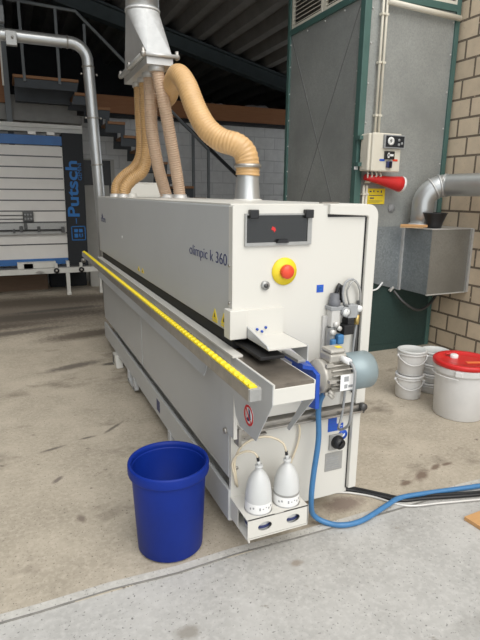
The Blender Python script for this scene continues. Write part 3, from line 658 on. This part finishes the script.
hose([(.215,1.97,2.215),(.222,1.99,2.04),(.236,2.03,1.848),(.280,2.07,1.62),(.330,2.10,1.46),(.352,2.10,1.385)],.042,'rose','rosy ribbed hose curving right behind the nearest upright hose')
hose([(.226,2.15,2.215),(.238,2.20,2.0),(.252,2.25,1.74),(.222,2.28,1.585),(.150,2.32,1.52),(.100,2.34,1.46),(.085,2.35,1.385)],.042,'tan','tan hose bending left onto the machine top, the one nearer the white cap')
hose([(.226,2.32,2.215),(.236,2.36,2.02),(.244,2.40,1.74),(.206,2.44,1.62),(.125,2.49,1.55),(.070,2.52,1.48),(.055,2.52,1.385)],.042,'tan','tan hose bending left onto the machine top, farthest from the camera')
hose([(.245,2.25,2.215),(.290,2.21,2.12),(.325,2.08,2.06),(.318,1.90,2.05),(.300,1.73,2.095),(.294,1.58,2.128),(.306,1.45,2.045),(.326,1.35,1.906),(.358,1.25,1.787),(.418,1.17,1.717),(.486,1.11,1.690),(.532,1.085,1.640),(.545,1.08,1.56),(.545,1.08,1.52)],.068,'tan','thick tan hose arching from hopper down to the metal cone',.020,.0035,.80)
hc = MB().tube([(.545,1.08,1.585),(.545,1.08,1.565)],.078,24).build('hose_clamp','steel',sp)

# ------------------------------------------------------------------ dust filter cabinet at right
cb = thing('dust_filter_cabinet','tall galvanised filter cabinet with green steel frame against the brick wall','cabinet',(2.45,2.6,0))
CX0,CX1,CY0,CY1,CZ = 1.955,2.93,2.0,3.26,3.45
sp_ = MB().box(CX0+.02,CX1-.02,CY0+.012,CY1-.02,.66,2.93).build('front_sheet','gcab',cb)
lp = MB().box(CX0+.012,CX0+.02,CY0+.03,CY1-.02,.66,2.93).build('side_sheet','gcab',cb)
MB().bar((CX0+.0115,CY0+.06,2.93),(CX0+.0115,CY1-.05,.80),.012,.004,(1,0,0)).bar((CX0+.0115,CY1-.05,2.93),(CX0+.0115,CY0+.06,.80),.012,.004,(1,0,0)).build('cross_crease','crease',lp)
for z in (.9,1.15,1.4,1.65,1.9,2.15,2.4,2.65,2.85):
    for y_ in (CY0+.075,CY1-.05): MB().sph((CX0+.010,y_,z),.008,6,4).build('rivet','pearl',lp)
for y_ in (2.3,2.6,2.9): MB().sph((CX0+.010,y_,2.905),.008,6,4).build('rivet','pearl',lp)
MB().box(CX0+.02,CX1-.02,CY0+.004,CY1-.02,.04,.66).box(CX0,CX1,CY0,CY1,0,.06).build('lower_panel','dgreen',cb)
for (a,b2,c,d) in ((CX0-.008,CX0+.055,CY0-.008,CY0+.055),(CX0-.006,CX0+.05,CY1-.05,CY1),(CX1-.045,CX1,CY0-.006,CY0+.05),(CX1-.045,CX1,CY1-.05,CY1)):
    MB().box(a,b2,c,d,0,CZ).build('frame_post','green',cb,.004)
MB().box(CX0-.004,CX0+.04,CY0,CY1,2.93,2.985).box(CX0,CX1,CY0-.004,CY0+.04,2.93,2.985).box(CX0,CX1,CY0,CY1,CZ-.04,CZ).build('cross_rail','green',cb,.003)
MB().box(CX0+.03,CX1-.03,CY0+.03,CY1-.03,2.95,CZ-.02).build('upper_box','dsteel',cb)
for k in range(2):
    y0 = CY0+.06+k*.58; y1 = y0+.555
    lv = MB().box(CX0+.002,CX0+.028,y0,y1,2.985,3.01).box(CX0+.002,CX0+.028,y0,y1,CZ-.07,CZ-.04).box(CX0+.002,CX0+.028,y0,y0+.028,3.01,CZ-.07).box(CX0+.002,CX0+.028,y1-.028,y1,3.01,CZ-.07).build('louvre','cream',cb)
    for j in range(11): MB().prism([(CX0+.002,3.018+j*.036),(CX0+.028,3.032+j*.036),(CX0+.028,3.038+j*.036),(CX0+.002,3.024+j*.036)],'y',y0+.028,y1-.028).build('louvre_slat','cream',lv)
lv = MB().box(2.04,2.90,CY0+.002,CY0+.028,2.985,3.01).box(2.04,2.07,CY0+.002,CY0+.028,3.01,CZ-.04).box(2.87,2.90,CY0+.002,CY0+.028,3.01,CZ-.04).build('louvre','cream',cb)
for j in range(11): MB().prism([(CY0+.002,3.018+j*.036),(CY0+.028,3.032+j*.036),(CY0+.028,3.038+j*.036),(CY0+.002,3.024+j*.036)],'x',2.07,2.87).build('louvre_slat','cream',lv)
for z in (1.7,2.0,2.3,2.6,2.85):
    for x_ in (CX0+.075,CX1-.06): MB().sph((x_,CY0+.010,z),.008,6,4).build('rivet','pearl',sp_)
MB().disc((2.36,CY0+.008,1.31),.035,'y',.02,18).build('round_cap','lgrey',cb)
tag(MB().tube([(2.14,CY0-.03,2.90),(2.905,CY0-.03,2.875)],.022,10).build('conduit_pipe','cream'),'cream horizontal pipe across the top of the filter cabinet front','pipe')
for k,x_ in enumerate((2.105,2.142)):
    c = thing('cable_conduit',['cream vertical conduit on the cabinet front, the one nearer the green post','cream vertical conduit on the cabinet front, the one farther from the green post'][k],'conduit',(x_,1.975,1.9),'conduits down the filter cabinet')
    MB().tube([(x_,1.977,1.90),(x_,1.977,3.45)],.0105,8).build('pipe','cream',c)
    for z in (2.05,2.45,2.80): MB().box(x_-.016,x_+.014,1.962,2.0,z,z+.016).build('pipe_clip','cream',c)
for k,x_ in enumerate((2.03,2.06)):
    c = thing('lower_conduit',['short cream conduit below the switch box, left one by the green post','short cream conduit below the switch box, right one by the yellow sticker'][k],'conduit',(x_,1.975,1.0),'short conduits below the switch box')
    MB().tube([(x_,1.977,1.0),(x_,1.977,1.50)],.011,8).build('pipe','cream',c)
    for z in (1.42,): MB().box(x_-.016,x_+.014,1.962,2.0,z,z+.016).build('pipe_clip','cream',c)
# control box
ct = thing('control_box','cream electrical switch box mounted on the filter cabinet beside the green post','switch box',(2.12,1.9,1.6))
MB().box(1.965,2.235,1.862,1.975,1.612,1.905).build('enclosure','cream',ct,.012)
dr = MB().box(1.985,2.275,1.838,1.866,1.608,1.908).build('box_door','cream',ct,.010)
MB().box(2.085,2.29,1.815,1.840,1.79,1.895).build('meter_panel','lgrey',dr,.003)
MB().box(2.095,2.28,1.812,1.817,1.80,1.886).build('meter_face','charcoal',dr,.002)
MB().lathe([(.012,-.002),(.032,-.002),(.032,.002),(.012,.002),(.012,-.002)],(2.145,1.811,1.845),'y',20).bar((2.125,1.810,1.84),(2.165,1.810,1.85),.006,.004).build('dial','clear',dr)
for (x_,z_) in ((2.225,1.855),(2.225,1.82),(2.255,1.83)): MB().disc((x_,1.811,z_),.011,'y',.006,12).build('indicator','lgrey',dr)
MB().box(2.105,2.195,1.815,1.840,1.705,1.768).build('isolator','black',dr,.003)
MB().box(2.12,2.18,1.811,1.816,1.728,1.745).box(2.125,2.14,1.811,1.816,1.715,1.755).build('isolator_marks','clear',dr)
MB().box(2.13,2.178,1.815,1.840,1.640,1.690).build('rotary_handle','navy',dr,.003)
MB().box(2.146,2.158,1.800,1.816,1.636,1.685).build('handle_grip','black',dr)
MB().box(2.062,2.112,1.8355,1.8385,1.690,1.706).build('blue_sticker','sblue',dr); MB().box(2.195,2.245,1.8355,1.8385,1.692,1.708).build('red_sticker','ored',dr)
for z in (1.65,1.86): MB().box(1.93,1.97,1.94,2.0,z,z+.03).build('mount_bracket','green',ct)
for k in range(4): MB().tube(spline([(2.0+.04*k,1.90,1.61),(2.0+.045*k,1.895,1.575),(2.02+.02*k,1.93,1.545),(2.03+.012*k,1.965,1.52)]),.007,8).build('cable','cream',ct)
# red horn below the box
hn = thing('red_warning_horn','red cone shaped horn with a pale rim below the switch box','horn',(2.2,1.93,1.46))
d1 = Vector((.36,-.03,-.055)).normalized(); pa = Vector((2.0,1.93,1.565))
MB().tube([pa+d1*t for t in (0,.08,.16,.24,.32,.36)],.03,20,rf=lambda i:(.025,.03,.038,.048,.06,.066)[i]).build('horn_cone','red',hn)
MB().tube([pa+d1*t for t in (.352,.372)],.068,20).build('horn_rim','wprint',hn)
ys = thing('yellow_notice','yellow notice sticker on the cabinet below the switch box','sticker',(2.17,1.999,1.35))
MB().box(2.085,2.275,2.002,2.0135,1.345,1.475).build('notice_sheet','syellow',ys)
pr_ = MB()
for a,b2,c,d in ((2.11,2.13,1.445,1.455),(2.15,2.16,1.445,1.46),(2.19,2.205,1.445,1.455),(2.23,2.24,1.44,1.46),(2.11,2.25,1.415,1.42),(2.12,2.16,1.39,1.40),(2.105,2.255,1.37,1.373),(2.105,2.22,1.36,1.362)): pr_.box(a,b2,2.0,2.0025,c,d)
pr_.build('printing','navy',ys)
MB().box(1.93,1.965,1.987,1.994,1.625,1.675).build('white_tag','wprint',cb)
# duct box on the wall
db = thing('duct_box','galvanised duct box fixed between the filter cabinet and the brick wall','duct box',(2.7,1.83,.58))
MB().box(2.492,2.945,1.63,1.995,.588,1.145).build('box_body','gbox',db)
MB().box(2.495,2.945,1.6265,1.631,.592,1.142).build('front_face','gbox2',db)
MB().box(2.486,2.948,1.622,1.998,1.142,1.150).box(2.49,2.948,1.620,1.634,.584,.593).build('rim','pearl',db)
MB().box(2.925,2.948,1.605,1.63,.588,1.145).build('corner_seam','zinc',db)
MB().prism([(2.16,1.15),(2.495,1.15),(2.495,.575),(2.16,.665)],'y',1.978,1.997).build('mounting_plate','gbox',db)
MB().box(2.475,2.495,1.955,1.997,.578,1.15).build('seam_strip','zinc',db)
MB().bar((2.39,1.98,.57),(2.43,1.98,.605),.02,.02).build('catch','pearl',db)
# elbow pipe on the duct box
el = thing('elbow_duct','galvanised elbow pipe rising from the duct box and turning along the wall','pipe',(2.6,1.86,1.15))
a_ = [(2.60+.17*(1-cos(t)), 1.86-.02*sin(t)*0-.06*(1-cos(t)), 1.335+.17*sin(t)) for t in [k*pi/2/10 for k in range(11)]]
path = [(2.575,1.86,1.15),(2.577,1.86,1.30)]
for k in range(1,11):
    t=k*pi/2/10; path.append((2.577+.17*(1-cos(t))*.86, 1.86-.17*(1-cos(t))*.55, 1.335+.172*sin(t)))
e = path[-1]; path += [(e[0]+.02,e[1]-.05,e[2]+.002),(e[0]+.025,e[1]-.40,e[2]+.002),(e[0]+.025,e[1]-1.6,e[2]+.002)]
MB().tube(path,.092,24).build('pipe','pipe',el)
MB().tube([(2.575,1.86,1.15),(2.575,1.86,1.185)],.105,24).build('collar','zinc',el)
for i in (7,9,11):
    p=Vector(path[i]); q=Vector(path[i+1]); MB().tube([p,p+(q-p).normalized()*.014],.0985,24).build('seam_ring','zinc',el)
# brush and pot on top of the duct box
br = thing('hand_brush','wooden hand brush lying on the duct box beside the black pot','brush',(2.5,1.72,1.15))
MB().bar((2.36,1.87,1.168),(2.52,1.715,1.168),.035,.022).build('handle','board',br,.006)
MB().bar((2.36,1.87,1.154),(2.50,1.735,1.154),.03,.010).build('bristles','bristle',br)
pt_ = MB().lathe([(0,1.151),(.058,1.151),(.072,1.205),(.098,1.272),(.104,1.276),(.100,1.280),(.092,1.272),(.068,1.21),(.055,1.165),(0,1.165)],(2.60,1.725,0),'z',24).build('black_pot','black')
tag(pt_,'black plastic pot standing on the corner of the duct box','pot')
tag(MB().tube(spline([(2.43,1.97,.57),(2.50,1.9,.47),(2.62,1.86,.40),(2.76,1.88,.42),(2.90,1.93,.50),(2.93,1.95,.56)]),.013,8).build('hanging_cable','dsteel'),'dark cable sagging beneath the duct box in front of the bricks','cable')
tag(MB().tube(spline([(2.10,1.975,.64),(2.16,1.97,.595),(2.24,1.97,.60),(2.30,1.975,.655)]),.008,8).build('white_cable','wprint'),'short white cable sagging under the duct box mounting plate','cable')

# ------------------------------------------------------------------ buckets
def pail(cx, cy, z0, r0, r1, h, label, group, lidmat='paill', handle=True, name='plastic_bucket', body='pail', ang=-1.9, stacked=False):
    t = thing(name, label, 'bucket', (cx,cy,z0), group)
    MB().lathe([(0,.001),(r0-.006,.001),(r0,.007),(r1,h-.03),(r1,h-.012),(r1-.012,h-.008)],(cx,cy,z0),'z',36).build('body',body,t)
    MB().lathe([(r1+.001,h-.034),(r1+.006,h-.032),(r1+.006,h-.020),(r1+.001,h-.018)],(cx,cy,z0),'z',36).build('rim',body,t)
    MB().lathe([(r1+.001,h-.018),(r1+.007,h-.016),(r1+.007,h-.002),(r1+.002,h),(r1-.010,h),(r1-.014,h-.006),(0,h-.006)],(cx,cy,z0),'z',36).build('lid',lidmat,t)
    if handle:
        pts=[]
        for k in range(13):
            a=ang-1.25+2.5*k/12; s_=sin(pi*k/12); pts.append((cx+(r1+.009)*cos(a),cy+(r1+.009)*sin(a),z0+h-.04-.055*s_))
        MB().tube(pts,.0035,6).build('handle',body,t)
        for p in (pts[0],pts[-1]): MB().sph(p,.011,8,6).build('handle_pivot',body,t)
    return t
pail(1.818,1.012,0,.088,.094,.175,'white handled bucket on the floor, bottom of the two bucket stack','small white buckets by the wall', lidmat='pail', ang=-2.2)
pail(1.822,1.012,.1755,.089,.096,.182,'white handled bucket on top of the two bucket stack','small white buckets by the wall', ang=-2.1)
zz = 0
for k,(hh,lab) in enumerate(((.080,'bluish white tub at the floor of the rear bucket stack'),(.070,'bluish white tub second from the floor in the rear stack'),(.075,'white tub third from the floor in the rear stack'),(.090,'white lidded tub topmost in the rear stack'))):
    pail(2.062,1.035,zz,.094,.099,hh,lab,'tubs in the rear stack',handle=False,lidmat='paill' if k==3 else 'pail'); zz += hh+.0006
RB = (1.925,.645)
rb_ = thing('large_bucket','large white bucket with a bright red lid, nearest the camera at the wall','bucket',(RB[0],RB[1],0))
def sc(p): return [(r*1.06,z*1.06) for r,z in p]
MB().lathe(sc([(0,.001),(.146,.001),(.150,.006),(.163,.318),(.163,.335)]),(*RB,0),'z',48).build('body','pail',rb_)
MB().lathe(sc([(.163,.285),(.172,.287),(.172,.296),(.176,.318),(.176,.330),(.163,.334)]),(*RB,0),'z',48).build('rim','pail',rb_)
ld = MB().lathe(sc([(.174,.330),(.182,.334),(.182,.354),(.176,.361),(.150,.361),(.146,.355),(.08,.355),(0,.356)]),(*RB,0),'z',48).build('lid','red',rb_)
MB().lathe([(.026,.376),(.026,.395),(.020,.400),(0,.400)],(RB[0]-.025,RB[1]+.06,0),'z',20).build('lid_cap','clear',ld)
MB().bar((RB[0]-.05,RB[1]+.11,.390),(RB[0]+.0,RB[1]+.085,.408),.03,.010).build('pull_tab','red',ld,.004)
MB().bar((RB[0]-.04,RB[1]-.06,.3790),(RB[0]+.055,RB[1]-.095,.3790),.035,.002).build('orange_sticker','orange',ld)
for a in (-2.5,-.55): MB().bar((RB[0]+.182*cos(a),RB[1]+.182*sin(a),.328),(RB[0]+.198*cos(a),RB[1]+.198*sin(a),.328),.045,.035).build('handle_lug','pail',rb_,.004)
MB().tube([(RB[0]+.190*cos(a),RB[1]+.190*sin(a),.30-.07*sin((a+2.5)/1.95*pi)*.0-.008) for a in [-2.5-k*.1 for k in range(14)]],.004,6).build('handle','pail',rb_)
MB().bar((RB[0]+.168*cos(-2.85),RB[1]+.168*sin(-2.85),.290),(RB[0]+.168*cos(-2.85),RB[1]+.168*sin(-2.85),.290),.016,.05).build('lid_clip','pail',rb_)

# blue bin
bn = thing('waste_bin','empty deep blue plastic waste bin standing in front of the machine','bin',(-.228,.108,0))
BC=(-.228,.108,0); K=1.09
def bl(p): return [(r*K,z*1.065) for r,z in p]
MB().lathe(bl([(0,.004),(.116,.004),(.122,.010),(.137,.335),(.138,.340),(.134,.340),(.133,.335),(.116,.014),(0,.012)]),BC,'z',56).build('body','blue',bn)
MB().lathe(bl([(.1385,.318),(.147,.320),(.149,.326),(.149,.354),(.147,.361),(.143,.362),(.137,.358),(.135,.348),(.135,.330)]),BC,'z',56).build('rim','blue',bn)
MB().lathe(bl([(.1375,.312),(.142,.313),(.142,.317),(.1375,.3185)]),BC,'z',56).build('rim_ridge','blue',bn)

# plank, hose and cables on the floor
tag(MB().prism([(1.036,-.252),(1.60,-.222),(1.66,-.80),(1.095,-.83)],'z',-.0028,.016).build('wooden_plank','board',None,.002),'orange brown wooden board lying on the concrete at the right edge','board')
tag(MB().tube(spline([(.362,-.10,.672),(.362,-.055,.585),(.372,-.05,.43),(.356,-.05,.27),(.352,-.048,.15),(.385,-.02,.05),(.440,-.050,.014),(.50,-.088,.012),(.60,-.092,.012),(.76,-.055,.022),(.86,-.028,.020),(1.02,-.040,.014),(1.2,-.07,.012),(1.33,-.092,.012),(1.7,-.15,.012),(2.3,-.2,.012)]),.012,12).build('air_hose','hblue'),'blue air hose dropping from the motor and running across the floor','hose')
tag(MB().tube(spline([(.56,.19,.11),(.60,.17,.02),(.70,.130,.008),(.80,.030,.008),(.87,-.035,.008),(1.0,-.068,.008),(1.25,-.140,.008),(1.7,-.25,.008),(2.3,-.36,.008)]),.0085,10).build('power_cable','black'),'thick black cable running from the machine base across the floor','cable')
tag(MB().tube(spline([(.585,.19,.11),(.63,.17,.02),(.72,.145,.007),(.82,.045,.007),(.885,-.015,.007),(1.01,-.045,.007),(1.25,-.118,.007),(1.7,-.22,.007),(2.3,-.32,.007)]),.0075,10).build('power_cable','rubber'),'thinner black cable lying just behind the thick black one','cable')
tag(MB().tube(spline([(.53,.19,.11),(.58,.16,.02),(.68,.118,.006),(.76,.050,.006),(.86,-.072,.006),(1.03,-.120,.006),(1.23,-.172,.006),(1.7,-.29,.006),(2.3,-.40,.006)]),.0055,10).build('thin_cable','pearl'),'pale grey thin cable running in front of the black cables','cable')

# ------------------------------------------------------------------ light
w = bpy.data.worlds.new('sky'); SC.world = w; w.use_nodes = True
bg = w.node_tree.nodes['Background']; bg.inputs[0].default_value = (.93,.97,1.0,1); bg.inputs[1].default_value = 1.0
def sun(name, d, strength, ang, col):
    s = bpy.data.lights.new(name,'SUN'); s.energy = strength; s.angle = R(ang); s.color = col
    o = bpy.data.objects.new(name, s); COL.objects.link(o); o.rotation_euler = Vector(d).to_track_quat('-Z','Y').to_euler(); o.location = (0,-3,5)
    return o
sun('hazy_sun',(-.02,.64,-.76),1.75,55,(1,.95,.87))

# ------------------------------------------------------------------ camera
F,YAW,PIT,ROL = 514.21,.4138,.2408,-.0098
fw = Vector((sin(YAW)*cos(PIT), cos(YAW)*cos(PIT), -sin(PIT))); rt = Vector((cos(YAW),-sin(YAW),0)); dn = fw.cross(rt)
r2 = rt*cos(ROL)+dn*sin(ROL); d2 = -rt*sin(ROL)+dn*cos(ROL)
cam = bpy.data.cameras.new('camera'); cam.sensor_fit = 'VERTICAL'; cam.sensor_height = 24; cam.lens = F/640*24; cam.clip_start = .05
co = bpy.data.objects.new('camera', cam); COL.objects.link(co)
co.matrix_world = Matrix.Translation((-.7211,-1.7139,1.4207)) @ Matrix((r2,-d2,-fw)).transposed().to_4x4()
SC.camera = co
SC.view_settings.view_transform = 'Standard'; SC.view_settings.look = 'None'; SC.view_settings.gamma = 1; SC.view_settings.use_curve_mapping = False
SC.view_settings.exposure = 0.40
